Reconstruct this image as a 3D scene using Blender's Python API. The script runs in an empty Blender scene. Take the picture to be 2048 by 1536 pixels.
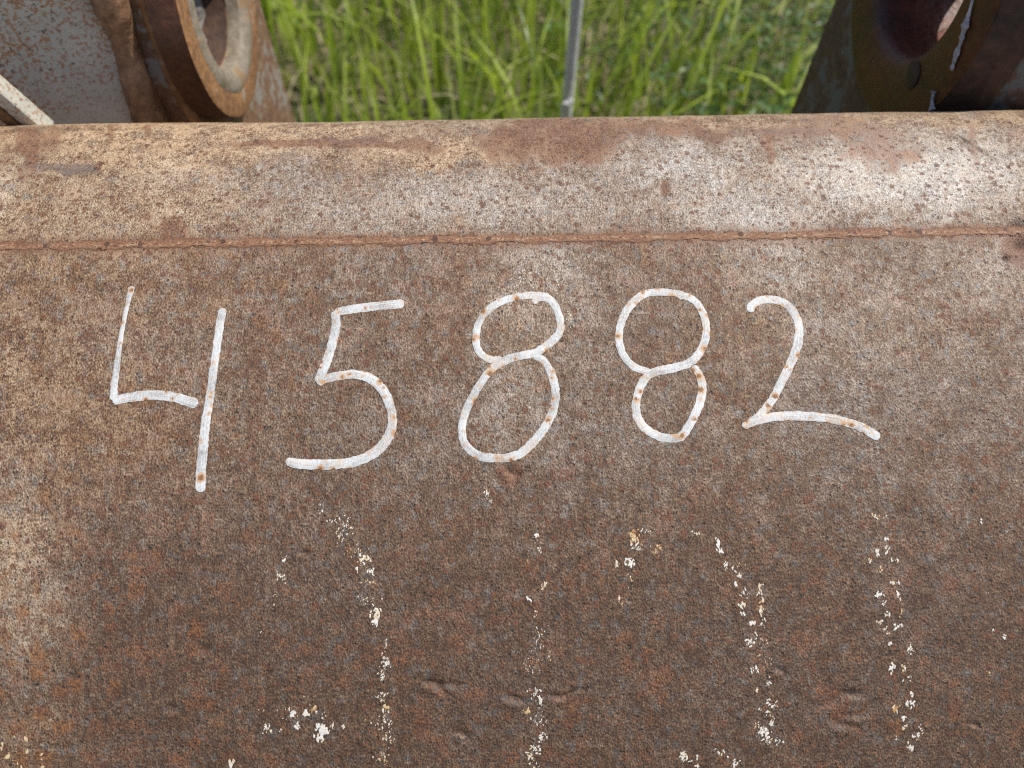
import bpy, math, random
import numpy as np
from mathutils import Vector

rng = np.random.default_rng(7)
random.seed(7)
scene = bpy.context.scene
R = math.radians

# ------------------------------------------------------------------ camera
PITCH, ROLL, FPX = R(55), R(.86), 1480.0
CAM = np.array([0, 0, .95])
FW = np.array([0, math.cos(PITCH), -math.sin(PITCH)])
_u = np.array([0, math.sin(PITCH), math.cos(PITCH)])
_x = np.array([1., 0, 0])
UP = _u * math.cos(ROLL) + _x * math.sin(ROLL)
RT = _x * math.cos(ROLL) - _u * math.sin(ROLL)
cd = bpy.data.cameras.new('camera')
cd.sensor_width = 36
cd.lens = FPX / 2048 * 36
cd.clip_start, cd.clip_end = .01, 2000
cd.dof.use_dof = True
cd.dof.focus_distance = .348
cd.dof.aperture_fstop = 7.2
cam = bpy.data.objects.new('camera', cd)
scene.collection.objects.link(cam)
from mathutils import Matrix
cam.matrix_world = Matrix(((RT[0], UP[0], -FW[0], CAM[0]), (RT[1], UP[1], -FW[1], CAM[1]),
                           (RT[2], UP[2], -FW[2], CAM[2]), (0, 0, 0, 1)))
scene.camera = cam

# ------------------------------------------------------------------ sky, sun, exposure
SUN = Vector((.50, .17, .85)).normalized()
el = math.asin(SUN.z)
w = bpy.data.worlds.new('World')
scene.world = w
w.use_nodes = True
wn = w.node_tree.nodes
bg = wn['Background']
sky = wn.new('ShaderNodeTexSky')
sky.sky_type = 'NISHITA'
sky.sun_disc = False
sky.sun_elevation = el
sky.sun_rotation = math.atan2(SUN.x, SUN.y)
w.node_tree.links.new(sky.outputs[0], bg.inputs[0])
bg.inputs[1].default_value = .10
sd = bpy.data.lights.new('sun', 'SUN')
sd.energy = 4.2
sd.angle = R(.53)
sd.color = (1, .935, .835)
sun = bpy.data.objects.new('sun', sd)
scene.collection.objects.link(sun)
sun.rotation_euler = SUN.to_track_quat('Z', 'Y').to_euler()
sun.location = (3, 1, 6)
scene.view_settings.view_transform = 'Standard'
scene.view_settings.look = 'None'
scene.view_settings.exposure = 0.32
scene.view_settings.gamma = 1
scene.view_settings.use_curve_mapping = False
scene.cycles.use_denoising = False
scene.cycles.filter_width = 1.15
scene.cycles.sample_clamp_indirect = 2.0
scene.cycles.max_bounces = 6
scene.cycles.diffuse_bounces = 3
scene.cycles.glossy_bounces = 2
scene.cycles.transparent_max_bounces = 6


# ------------------------------------------------------------------ helpers
def ray(px, py):
    return FW + (px - 1024) / FPX * RT + (768 - py) / FPX * UP


def on_x(px, py, x):
    d = ray(px, py)
    return CAM + d * (x / d[0])


def on_y(px, py, y):
    d = ray(px, py)
    return CAM + d * (y / d[1])


def project(P):
    q = P - CAM
    z = q @ FW
    return 1024 + FPX * (q @ RT) / z, 768 - FPX * (q @ UP) / z


def link(o, parent=None):
    scene.collection.objects.link(o)
    if parent is not None:
        o.parent = parent
        o.matrix_parent_inverse = parent.matrix_world.inverted()
    return o


def mesh(name, verts, faces, mat, parent=None, smooth=True, label=None):
    m = bpy.data.meshes.new(name)
    m.from_pydata([tuple(map(float, v)) for v in verts], [], [tuple(map(int, f)) for f in faces])
    m.materials.append(mat)
    if smooth:
        m.polygons.foreach_set('use_smooth', [True] * len(m.polygons))
    m.update()
    o = bpy.data.objects.new(name, m)
    if label:
        o['label'] = label
    return link(o, parent)


def tag(o, label, cat, group=None):
    o['label'] = label
    o['category'] = cat
    if group:
        o['group'] = group
    return o


def empty(name, loc):
    o = bpy.data.objects.new(name, None)
    o.location = loc
    link(o)
    bpy.context.view_layer.update()
    return o


def attr(o, name, vals):
    a = o.data.attributes.new(name, 'FLOAT', 'POINT')
    a.data.foreach_set('value', np.asarray(vals, np.float32).ravel())


def uvmap(o, uv_per_vert, name='UVMap'):
    m = o.data
    l = m.uv_layers.new(name=name)
    idx = np.empty(len(m.loops), np.int32)
    m.loops.foreach_get('vertex_index', idx)
    l.data.foreach_set('uv', np.asarray(uv_per_vert, np.float32)[idx].ravel())


def vnoise(x, y, seed=0):
    r = np.random.default_rng(seed)
    T = r.random((256, 256))
    xi, yi = np.floor(x).astype(int), np.floor(y).astype(int)
    fx, fy = x - xi, y - yi
    fx, fy = fx * fx * (3 - 2 * fx), fy * fy * (3 - 2 * fy)
    a, b = T[xi % 256, yi % 256], T[(xi + 1) % 256, yi % 256]
    c, d = T[xi % 256, (yi + 1) % 256], T[(xi + 1) % 256, (yi + 1) % 256]
    return (a * (1 - fx) + b * fx) * (1 - fy) + (c * (1 - fx) + d * fx) * fy


def fbm(x, y, oct=4, seed=0):
    s, a, t = 0, 1, 0
    for k in range(oct):
        s = s + a * vnoise(x * 2 ** k + 17.3 * k, y * 2 ** k + 5.1 * k, seed + k)
        t += a
        a *= .55
    return s / t


def sstep(a, b, x):
    t = np.clip((x - a) / (b - a), 0, 1)
    return t * t * (3 - 2 * t)


# ---- node helper
class NT:
    def __init__(s, name):
        s.m = bpy.data.materials.new(name)
        s.m.use_nodes = True
        s.t = s.m.node_tree
        s.t.nodes.clear()
        s.out = s.t.nodes.new('ShaderNodeOutputMaterial')

    def n(s, typ, ins=None, **kw):
        nd = s.t.nodes.new(typ)
        for k, v in kw.items():
            setattr(nd, k, v)
        for k, v in (ins or {}).items():
            sock = nd.inputs[k]
            if hasattr(v, 'links') or isinstance(v, bpy.types.NodeSocket):
                s.t.links.new(v, sock)
            else:
                sock.default_value = v
        return nd

    def math(s, op, a, b=0., c=0., clamp=False):
        return s.n('ShaderNodeMath', {0: a, 1: b, 2: c}, operation=op, use_clamp=clamp).outputs[0]

    def ss(s, x, a, b):
        return s.n('ShaderNodeMapRange', {0: x, 1: a, 2: b, 3: 0., 4: 1.}, interpolation_type='SMOOTHSTEP').outputs[0]

    def mix(s, f, a, b, mode='MIX'):
        def c(v):
            return (*v, 1) if isinstance(v, tuple) and len(v) == 3 else v
        nd = s.n('ShaderNodeMix', data_type='RGBA', blend_type=mode)
        for k, v in ((0, f), (6, c(a)), (7, c(b))):
            if isinstance(v, bpy.types.NodeSocket):
                s.t.links.new(v, nd.inputs[k])
            else:
                nd.inputs[k].default_value = v
        return nd.outputs[2]

    def scale(s, vec, sc):
        return s.n('ShaderNodeVectorMath', {0: vec, 1: sc}, operation='MULTIPLY').outputs[0]

    def noise(s, vec, sc=1., det=3., rough=.55, dist=0.):
        return s.n('ShaderNodeTexNoise', {'Vector': vec, 'Scale': sc, 'Detail': det, 'Roughness': rough,
                                          'Distortion': dist}).outputs[0]

    def ramp(s, f, stops):
        nd = s.n('ShaderNodeValToRGB', {0: f})
        e = nd.color_ramp.elements
        while len(e) < len(stops):
            e.new(.5)
        for k, (p, c) in enumerate(stops):
            e[k].position = p
            e[k].color = (*c, 1)
        return nd.outputs[0]

    def attr(s, name):
        return s.n('ShaderNodeAttribute', attribute_name=name).outputs['Fac']

    def vor(s, vec, sc, rnd=1.):
        return s.n('ShaderNodeTexVoronoi', {'Vector': vec, 'Scale': sc, 'Randomness': rnd})

    def finish(s, shader):
        s.t.links.new(shader, s.out.inputs[0])
        return s.m


# ------------------------------------------------------------------ materials
def spots(N, vec, sc, size, keep, soft=.12):
    """round-ish spots of uneven size, only in a share of the cells"""
    if not hasattr(N, 'wob'):
        N.wob = N.n('ShaderNodeVectorMath', {0: N.n('ShaderNodeTexNoise', {'Vector': vec, 'Scale': 520., 'Detail': 2., 'Roughness': .7}).outputs[1],
                                             1: (.5, .5, .5)}, operation='SUBTRACT').outputs[0]
    v2 = N.n('ShaderNodeVectorMath', {0: vec, 1: N.scale(N.wob, (.60 / sc,) * 3)}, operation='ADD').outputs[0]
    v = N.vor(v2, sc)
    sep = N.n('ShaderNodeSeparateColor', {0: v.outputs['Color']})
    rad = N.math('MULTIPLY', N.math('ADD', N.math('POWER', sep.outputs[0], 2.), .25), size)
    on = N.math('LESS_THAN', sep.outputs[1], keep)
    d = N.math('SUBTRACT', rad, v.outputs['Distance'])
    return N.math('MULTIPLY', N.ss(d, -soft * .5, soft * .5), on)


def make_face_material():
    N = NT('rusted_mill_scale')
    uv = N.n('ShaderNodeUVMap', uv_map='UVMap').outputs[0]
    up = N.scale(uv, (1., .66, 1.))
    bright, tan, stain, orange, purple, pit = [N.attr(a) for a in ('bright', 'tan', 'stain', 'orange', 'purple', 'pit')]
    g1 = N.noise(up, 1250., 2., .65)
    g2 = N.noise(N.scale(uv, (1., .6, 1.)), 380., 2., .6)
    g3 = N.noise(uv, 70., 3., .6)
    g4 = N.noise(uv, 16., 1., .55)
    # fine mottling of brown oxide and grey scale
    f = N.math('ADD', N.math('MULTIPLY', N.math('SUBTRACT', g1, .5), 1.10), N.math('MULTIPLY', N.math('SUBTRACT', g2, .5), .55))
    f = N.math('ADD', f, N.math('MULTIPLY', N.math('SUBTRACT', g3, .5), .30))
    f = N.math('ADD', f, .445)
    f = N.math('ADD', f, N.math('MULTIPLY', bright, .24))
    brown = N.ramp(f, [(.20, (.055, .029, .017)), (.40, (.130, .072, .037)), (.54, (.210, .132, .074)),
                       (.70, (.39, .28, .165)), (.90, (.58, .48, .36))])
    grey = N.ramp(f, [(.20, (.062, .036, .024)), (.40, (.142, .100, .070)), (.54, (.240, .202, .166)),
                      (.70, (.41, .38, .35)), (.88, (.66, .64, .60))])
    tanr = N.ramp(f, [(.15, (.12, .060, .030)), (.36, (.30, .180, .100)), (.52, (.49, .345, .205)),
                      (.72, (.68, .55, .37))])
    gm = N.math('ADD', N.math('MULTIPLY', N.math('SUBTRACT', N.math('ADD', g3, N.math('MULTIPLY', g4, .6)), .8), 2.6), .28, clamp=True)
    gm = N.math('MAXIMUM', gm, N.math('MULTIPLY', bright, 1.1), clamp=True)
    col = N.mix(gm, brown, grey)
    tm = N.math('MULTIPLY', tan, N.ss(N.math('ADD', g3, N.math('MULTIPLY', N.math('SUBTRACT', g1, .5), .8)), .30, .58), clamp=True)
    col = N.mix(tm, col, tanr)
    pg = N.noise(N.scale(uv, (1., .8, 1.)), 190., 3., .62)
    pgm = N.math('MULTIPLY', N.ss(pg, .52, .66), N.math('SUBTRACT', 1., tm, clamp=True))
    col = N.mix(N.math('MULTIPLY', pgm, .62), col, N.ramp(f, [(.25, (.085, .074, .068)), (.5, (.20, .190, .182)), (.8, (.42, .40, .385))]))
    pr = N.ss(N.math('ADD', N.noise(uv, 240., 3., .65), N.math('MULTIPLY', N.math('SUBTRACT', g1, .5), .35)), .53, .66)
    col = N.mix(N.math('MULTIPLY', pr, N.math('ADD', .30, N.math('MULTIPLY', orange, .45), clamp=True)), col, N.ramp(f, [(.25, (.080, .032, .014)), (.5, (.185, .084, .038)), (.8, (.32, .165, .080))]))
    # brown rust stains with soft grainy borders
    rust = N.ramp(f, [(.2, (.075, .032, .018)), (.5, (.185, .088, .050)), (.8, (.30, .16, .095))])
    sm = N.ss(N.math('ADD', stain, N.math('ADD', N.math('MULTIPLY', N.math('SUBTRACT', g1, .5), 1.5), N.math('ADD', N.math('MULTIPLY', N.math('SUBTRACT', g2, .5), .9), N.math('MULTIPLY', N.math('SUBTRACT', g3, .5), .7)))), .34, .72)
    col = N.mix(N.math('MULTIPLY', sm, .76), col, rust)
    pur = N.ramp(f, [(.2, (.075, .053, .046)), (.8, (.20, .155, .138))])
    col = N.mix(N.math('MULTIPLY', N.ss(N.math('ADD', purple, N.math('ADD', N.math('MULTIPLY', N.math('SUBTRACT', g1, .5), 1.2), N.math('SUBTRACT', g2, .5))), .30, .80), .75), col, pur)
    # orange blooms
    ob = N.math('MULTIPLY', N.math('MULTIPLY', spots(N, uv, 120., .48, .55, .34), orange), N.ss(N.math('ADD', g1, N.math('MULTIPLY', g2, .6)), .62, .92))
    ob2 = N.ss(N.math('ADD', g3, N.math('MULTIPLY', N.math('SUBTRACT', g1, .5), .5)), .54, .74)
    ob2 = N.math('MULTIPLY', ob2, orange)
    oc = N.ramp(f, [(.25, (.11, .042, .016)), (.5, (.25, .105, .038)), (.85, (.40, .20, .08))])
    col = N.mix(N.math('MULTIPLY', N.math('MAXIMUM', ob, ob2), .80, clamp=True), col, oc)
    # small dark rust pocks
    sp = N.math('MULTIPLY', spots(N, uv, 330., .42, .62, .22), .85)
    col = N.mix(sp, col, N.ramp(g1, [(.3, (.070, .029, .015)), (.7, (.21, .090, .042))]))
    sp2 = N.math('MULTIPLY', spots(N, N.scale(uv, (1.03, .97, 1.)), 150., .22, .38, .10), .9)
    col = N.mix(sp2, col, (.105, .044, .024, 1))
    sp3 = N.math('MULTIPLY', spots(N, uv, 700., .42, .15, .25), .75)
    col = N.mix(sp3, col, (.030, .019, .014, 1))
    # pale chips where the scale is bare, glints painted into the colour
    ch = N.math('MULTIPLY', N.ss(N.noise(N.scale(uv, (1., .38, 1.)), 1500., 2., .6), .585, .68),
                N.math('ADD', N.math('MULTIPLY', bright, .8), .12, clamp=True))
    ch = N.math('MULTIPLY', ch, N.math('SUBTRACT', 1., sm, clamp=True))
    col = N.mix(N.math('MULTIPLY', ch, .85), col, (.70, .67, .62, 1))
    col = N.mix(pit, col, N.ramp(g1, [(.35, (.022, .012, .008)), (.62, (.13, .055, .022)), (.75, (.42, .20, .07))]))
    rough = N.math('SUBTRACT', .68, N.math('MULTIPLY', gm, .22))
    rough = N.math('ADD', rough, N.math('MULTIPLY', N.math('MAXIMUM', sm, sp), .15), clamp=True)
    h = N.math('ADD', N.math('MULTIPLY', g1, .6), N.math('MULTIPLY', g2, .6))
    h = N.math('SUBTRACT', h, N.math('MULTIPLY', sp3, .35))
    h = N.math('ADD', h, N.math('MULTIPLY', sp, .12))
    b = N.n('ShaderNodeBump', {'Height': h, 'Strength': .9, 'Distance': .0012})
    p = N.n('ShaderNodeBsdfPrincipled', {'Base Color': col, 'Roughness': rough, 'Normal': b.outputs[0],
                                         'Specular IOR Level': .55})
    return N.finish(p.outputs[0])


def make_seam_material():
    N = NT('rusty_weld_bead')
    uv = N.n('ShaderNodeUVMap', uv_map='UVMap').outputs[0]
    g = N.noise(N.scale(uv, (.75, 1., 1.)), 900., 4., .65)
    g2 = N.noise(N.scale(uv, (.6, 1., 1.)), 150., 4., .62)
    f = N.math('ADD', N.math('MULTIPLY', g, .75), N.math('MULTIPLY', g2, .45))
    crest = N.attr('crest')
    base = N.ramp(f, [(.38, (.060, .027, .016)), (.55, (.185, .085, .046)), (.70, (.32, .175, .10))])
    pale = N.ramp(f, [(.38, (.18, .10, .055)), (.58, (.42, .29, .17)), (.74, (.66, .52, .35))])
    cm = N.math('MULTIPLY', N.ss(N.math('ADD', N.math('MULTIPLY', crest, .55), N.math('ADD', N.math('MULTIPLY', N.math('SUBTRACT', g2, .5), 2.6), N.math('MULTIPLY', N.math('SUBTRACT', g, .5), 2.0))), .42, .95), .75)
    col = N.mix(cm, base, pale)
    sp = spots(N, uv, 300., .45, .3)
    col = N.mix(N.math('MULTIPLY', sp, .8), col, (.05, .022, .014, 1))
    b = N.n('ShaderNodeBump', {'Height': f, 'Strength': .8, 'Distance': .0009})
    p = N.n('ShaderNodeBsdfPrincipled', {'Base Color': col, 'Roughness': .72, 'Normal': b.outputs[0]})
    hole = N.math('ADD', N.attr('edge'), N.math('ADD', N.math('MULTIPLY', N.math('SUBTRACT', g, .5), 1.6), N.math('MULTIPLY', N.math('SUBTRACT', g2, .5), 2.6)))
    mx_ = N.n('ShaderNodeMixShader', {0: N.ss(hole, .38, .62), 1: p.outputs[0], 2: N.n('ShaderNodeBsdfTransparent').outputs[0]})
    return N.finish(mx_.outputs[0])


def make_paint_material():
    N = NT('white_marker_paint')
    uv = N.n('ShaderNodeUVMap', uv_map='UVMap').outputs[0]       # along, across
    sf = N.n('ShaderNodeUVMap', uv_map='Surface').outputs[0]     # place on the plate
    st = N.noise(N.scale(uv, (60., 3600., 1.)), 1., 3., .6)
    gr = N.noise(N.scale(sf, (1., .5, 1.)), 1300., 3., .6)
    bl = N.noise(sf, 90., 3., .5)
    f = N.math('ADD', N.math('MULTIPLY', st, .5), N.math('MULTIPLY', gr, .5))
    f = N.math('ADD', f, N.math('MULTIPLY', N.math('SUBTRACT', bl, .5), .5))
    col = N.ramp(f, [(.32, (.26, .235, .215)), (.43, (.41, .405, .40)), (.54, (.56, .57, .575)), (.70, (.70, .70, .69))])
    s1 = spots(N, sf, 300., .62, .55, .50)
    s2 = spots(N, sf, 300., .33, .55, .25)
    bm = N.ss(N.noise(sf, 60., 3., .6), .53, .68)
    col = N.mix(N.math('MULTIPLY', bm, .35), col, (.60, .45, .29, 1))
    col = N.mix(N.math('MULTIPLY', s1, .78), col, (.50, .27, .10, 1))
    col = N.mix(N.math('MULTIPLY', s2, .85), col, (.17, .065, .022, 1))
    edge = N.attr('edge')
    hole = N.math('ADD', N.math('MULTIPLY', N.math('SUBTRACT', st, .5), .9), N.math('MULTIPLY', N.math('SUBTRACT', gr, .5), 1.3))
    hole = N.math('ADD', hole, N.math('MULTIPLY', edge, .42))
    hole = N.ss(hole, .44, .56)
    b = N.n('ShaderNodeBump', {'Height': f, 'Strength': .5, 'Distance': .0005})
    p = N.n('ShaderNodeBsdfPrincipled', {'Base Color': col, 'Roughness': .62, 'Normal': b.outputs[0]})
    tr = N.n('ShaderNodeBsdfTransparent')
    mx = N.n('ShaderNodeMixShader', {0: hole, 1: p.outputs[0], 2: tr.outputs[0]})
    return N.finish(mx.outputs[0])


def make_fleck_material():
    N = NT('old_paint')
    t = N.attr('tint')
    g = N.noise(N.n('ShaderNodeTexCoord').outputs['Object'], 1500., 3., .6)
    col = N.ramp(t, [(.0, (.72, .70, .66)), (.45, (.68, .62, .50)), (.68, (.60, .42, .20)), (.90, (.42, .19, .06))])
    col = N.mix(N.ss(g, .5, .72), col, (.42, .30, .20, 1))
    p = N.n('ShaderNodeBsdfPrincipled', {'Base Color': col, 'Roughness': .7})
    return N.finish(p.outputs[0])


def rust_material(name, rust, dark, grey=None, grey_amt=0., sc=1., rough=.75):
    N = NT(name)
    co = N.n('ShaderNodeTexCoord').outputs['Object']
    g = N.noise(co, 160. * sc, 5., .6)
    g2 = N.noise(co, 22. * sc, 4., .55, .4)
    f = N.math('ADD', N.math('MULTIPLY', g, .6), N.math('MULTIPLY', g2, .55))
    col = N.ramp(f, [(.40, dark), (.62, rust), (.80, tuple(min(1, c * 1.7) for c in rust))])
    if grey:
        gm = N.ss(N.math('ADD', g2, N.math('MULTIPLY', N.math('SUBTRACT', g, .5), .5)), .62 - grey_amt * .4, .70 - grey_amt * .4)
        col = N.mix(gm, col, N.ramp(g, [(.3, tuple(c * .7 for c in grey)), (.7, grey)]))
    b = N.n('ShaderNodeBump', {'Height': f, 'Strength': .5, 'Distance': .004})
    p = N.n('ShaderNodeBsdfPrincipled', {'Base Color': col, 'Roughness': rough, 'Normal': b.outputs[0]})
    return N.finish(p.outputs[0])


def grey_paint_material():
    N = NT('grey_paint_flecked_with_rust')
    co = N.n('ShaderNodeTexCoord').outputs['Object']
    g = N.noise(co, 420., 4., .6)
    g2 = N.noise(co, 30., 3., .55)
    g3 = N.noise(co, 9., 3., .55)
    base = N.ramp(g2, [(.3, (.42, .425, .37)), (.7, (.58, .565, .49))])
    base = N.mix(N.math('MULTIPLY', N.ss(g3, .5, .75), .5), base, (.50, .38, .23, 1))
    f1 = N.ss(N.math('ADD', N.math('MULTIPLY', g, .7), N.math('MULTIPLY', g3, .45)), .565, .65)
    col = N.mix(N.math('MULTIPLY', f1, .85), base, (.36, .18, .08, 1))
    f2 = N.ss(N.math('ADD', N.math('MULTIPLY', N.noise(co, 340., 3., .6), .8), N.math('MULTIPLY', g3, .3)), .63, .69)
    col = N.mix(N.math('MULTIPLY', f2, .85), col, (.07, .06, .055, 1))
    b = N.n('ShaderNodeBump', {'Height': g, 'Strength': .25, 'Distance': .0012})
    p = N.n('ShaderNodeBsdfPrincipled', {'Base Color': col, 'Roughness': .55, 'Normal': b.outputs[0]})
    return N.finish(p.outputs[0])


def leaf_material(name, stops, trans=.45, rough=.38):
    N = NT(name)
    t = N.attr('tint')
    co = N.n('ShaderNodeTexCoord').outputs['Object']
    g = N.noise(co, 14., 3., .5)
    f = N.math('ADD', N.math('MULTIPLY', t, .8), N.math('MULTIPLY', N.math('SUBTRACT', g, .4), .5), clamp=True)
    col = N.ramp(f, stops)
    p = N.n('ShaderNodeBsdfPrincipled', {'Base Color': col, 'Roughness': rough, 'Specular IOR Level': .6})
    tl = N.n('ShaderNodeBsdfTranslucent', {0: N.mix(.5, col, (.42, .50, .04, 1), 'MIX')})
    mx = N.n('ShaderNodeMixShader', {0: trans, 1: p.outputs[0], 2: tl.outputs[0]})
    return N.finish(mx.outputs[0])


def soil_material():
    N = NT('soil_and_thatch')
    co = N.n('ShaderNodeTexCoord').outputs['Object']
    g = N.noise(co, 60., 5., .6)
    g2 = N.noise(co, 5., 4., .55)
    col = N.ramp(g, [(.3, (.05, .045, .024)), (.5, (.13, .115, .06)), (.7, (.28, .24, .14))])
    col = N.mix(N.ss(g2, .45, .65), col, N.ramp(g, [(.3, (.03, .042, .014)), (.7, (.10, .13, .045))]))
    b = N.n('ShaderNodeBump', {'Height': g, 'Strength': .8, 'Distance': .02})
    p = N.n('ShaderNodeBsdfPrincipled', {'Base Color': col, 'Roughness': .9, 'Normal': b.outputs[0]})
    return N.finish(p.outputs[0])


M_FACE = make_face_material()
M_SEAM = make_seam_material()
M_PAINT = make_paint_material()
M_FLECK = make_fleck_material()
M_GREY = grey_paint_material()
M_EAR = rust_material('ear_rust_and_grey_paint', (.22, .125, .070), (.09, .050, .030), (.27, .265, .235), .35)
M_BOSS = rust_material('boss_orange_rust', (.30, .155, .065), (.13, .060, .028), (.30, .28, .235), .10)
M_DARK = rust_material('dark_oily_rust_and_shade', (.085, .042, .025), (.030, .017, .012))  # dark greasy rust, with the shade of recesses put into its colour
M_BOSS_SHADE = rust_material('dark_red_boss_shade', (.085, .030, .012), (.035, .013, .007), rough=.45)  # rust of the boss side, its shade put into the colour
M_LIP = rust_material('worn_grey_steel', (.26, .225, .175), (.15, .115, .075), (.30, .19, .10), .25)
M_WELD = rust_material('brown_weld', (.32, .185, .105), (.12, .064, .036), rough=.4)
M_MUD = rust_material('dry_grey_mud', (.20, .19, .175), (.06, .057, .053), sc=1.4, rough=.9)
M_REDD = rust_material('deep_red_brown_rust', (.10, .022, .008), (.038, .010, .005), rough=.5)  # rust of the right boss, darkened to hold shade in the colour
M_EARD = rust_material('shaded_ear_rust_and_grey', (.15, .085, .05), (.06, .032, .02), (.16, .165, .15), .30)  # right ear's copy of the ear rust, shade put into the colour
M_ROD = rust_material('dull_grey_steel', (.62, .62, .60), (.48, .48, .47), rough=.5)
M_STREAK = rust_material('pale_lumpy_streak', (.50, .46, .50), (.24, .20, .22), sc=2.)  # pale lumpy streak on the right ear
M_BODY = rust_material('plain_brown_rust', (.20, .125, .082), (.09, .055, .036), (.25, .235, .22), .2)
M_SOIL = soil_material()
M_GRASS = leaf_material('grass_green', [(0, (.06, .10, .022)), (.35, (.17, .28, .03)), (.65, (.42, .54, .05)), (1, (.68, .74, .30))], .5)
M_WEED = leaf_material('weed_green', [(0, (.030, .070, .018)), (.5, (.075, .155, .040)), (.8, (.13, .24, .065)), (1, (.24, .30, .12))], .4, .5)
M_STRAW = leaf_material('dry_straw', [(0, (.15, .11, .055)), (.6, (.33, .26, .14)), (1, (.52, .45, .29))], .2, .6)

# ------------------------------------------------------------------ ground
gs = 300.
n = 60
gx = np.concatenate([[-gs, -60, -15], np.linspace(-6, 6, n), [15, 60, gs]])
gy = np.concatenate([[-gs, -60, -15], np.linspace(-6, 8, n), [15, 60, gs]])
GX, GY = np.meshgrid(gx, gy)
GZ = (fbm(GX * 1.3 + 50, GY * 1.3 + 50, 3, 3) - .5) * .05
k = len(gx)
gf = [(j * k + i, j * k + i + 1, (j + 1) * k + i + 1, (j + 1) * k + i) for j in range(len(gy) - 1) for i in range(k - 1)]
ground = mesh('ground', np.c_[GX.ravel(), GY.ravel(), GZ.ravel()], gf, M_SOIL)
ground['kind'] = 'structure'

# ------------------------------------------------------------------ the bucket's back plate: profile in the Y-Z plane, arc length s from the seam
PHI0 = R(21)


def phi_of(s):
    s = np.asarray(s, float)
    lo = PHI0 + np.minimum(s, 0) / .56
    lo = np.maximum(lo, R(-52))
    a = np.clip(s, 0, .083) / .20
    b = np.clip(s - .083, 0, .080) / .058
    return np.where(s < 0, lo, np.minimum(PHI0 + a + b, R(104)))


_ds = .0004
_S = np.arange(-1.4, 1.2, _ds)
_ph = phi_of(_S)
FW0, UP0 = np.array([math.cos(PITCH), -math.sin(PITCH)]), np.array([math.sin(PITCH), math.cos(PITCH)])
_T = np.cos(_ph)[:, None] * UP0 + np.sin(_ph)[:, None] * FW0      # tangent, going up the plate and over
_PT = np.cumsum(_T, 0) * _ds
_i0 = np.argmin(abs(_S))
seam = (CAM + ray(1024, 478) * .362)[1:]
_PT = _PT - _PT[_i0] + seam


def prof(s):
    return np.stack([np.interp(s, _S, _PT[:, 0]), np.interp(s, _S, _PT[:, 1])], -1)


def nrm(s):
    p = phi_of(s)
    return np.cos(p)[..., None] * -FW0 + np.sin(p)[..., None] * UP0


def pix(px, py):
    """photo pixel -> (x, s) on the plate"""
    d = ray(px, py)
    q = _PT - CAM[1:]
    c = q[:, 0] * d[2] - q[:, 1] * d[1]
    ok = np.where((np.sign(c[1:]) != np.sign(c[:-1])))[0]
    t = q[ok, 0] * d[1] + q[ok, 1] * d[2]
    ok = ok[t > 0]
    j = ok[np.argmin(q[ok, 0] ** 2 + q[ok, 1] ** 2)] if len(ok) else np.argmin(abs(c))
    a = c[j] / (c[j] - c[j + 1] + 1e-15)
    s = _S[j] + a * _ds
    p = prof(s)
    tt = (p[0]) / d[1] if abs(d[1]) > 1e-6 else (p[1] - CAM[2]) / d[2]
    return float(d[0] * tt), float(s)


def relief(x, s, px, py):
    """height of dents, gouges and pits over the smooth plate, metres"""
    h = (fbm(x * 9 + 40, s * 9 + 40, 3, 11) - .5) * .0016
    h += (fbm(x * 90 + 140, s * 60 + 140, 3, 12) - .5) * .00030
    h -= .00035 * np.exp(-(s / .0045) ** 2)
    for cx, cy, ln, wd, ang, dp in GOUGES:
        a = R(ang)
        u = (px - cx) * math.cos(a) + (py - cy) * math.sin(a)
        v = -(px - cx) * math.sin(a) + (py - cy) * math.cos(a)
        v = v + 5 * np.sin(u / 11 + cx)
        dp = dp * 1.25
        h -= dp * np.exp(-(u / ln) ** 2 - (v / wd) ** 2) - .45 * dp * np.exp(-(u / ln) ** 2 - ((v - 1.9 * wd) / wd) ** 2)
    for cx, cy, r1, r2, dp in PITS:
        h -= dp * np.exp(-((px - cx) / r1) ** 2 - ((py - cy) / r2) ** 2)
    return h


GOUGES = [(868, 1372, 26, 7, 33, .0014), (905, 1370, 22, 6, 25, .0007), (1030, 1398, 22, 7, 35, .0012), (1130, 1390, 32, 5, -8, .0013),
          (1170, 1388, 22, 6, -35, .0007), (925, 1475, 16, 6, 35, .0010), (1685, 1395, 40, 8, -20, .0011), (1720, 1425, 40, 7, -25, .0009),
          (1690, 1450, 34, 7, 25, .0008), (1022, 942, 16, 8, 20, .0013), (1030, 958, 18, 6, -25, .0009), (608, 1103, 10, 5, -10, .0013),
          (410, 1305, 14, 12, 0, .0010), (1965, 300, 45, 2.4, 32, .0009), (1925, 285, 34, 2., 38, .0007), (1560, 1345, 14, 5, 30, .0009),
          (1950, 1455, 14, 4, 10, .0010), (345, 1415, 16, 7, 20, .0009), (1735, 300, 26, 3, 60, .0006), (1540, 285, 22, 6, 70, .0006)]
PITS = [(2034, 452, 16, 12, .0022), (2040, 490, 20, 12, .0018), (2012, 517, 9, 5, .0018), (2046, 470, 10, 8, -.0012), (2020, 500, 14, 6, -.0006),
        (1816, 540, 4, 4, .0010), (545, 308, 6, 5, .0004), (1330, 378, 9, 20, .0005), (500, 357, 4, 4, .0005), (530, 370, 4, 4, .0004)]

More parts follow.
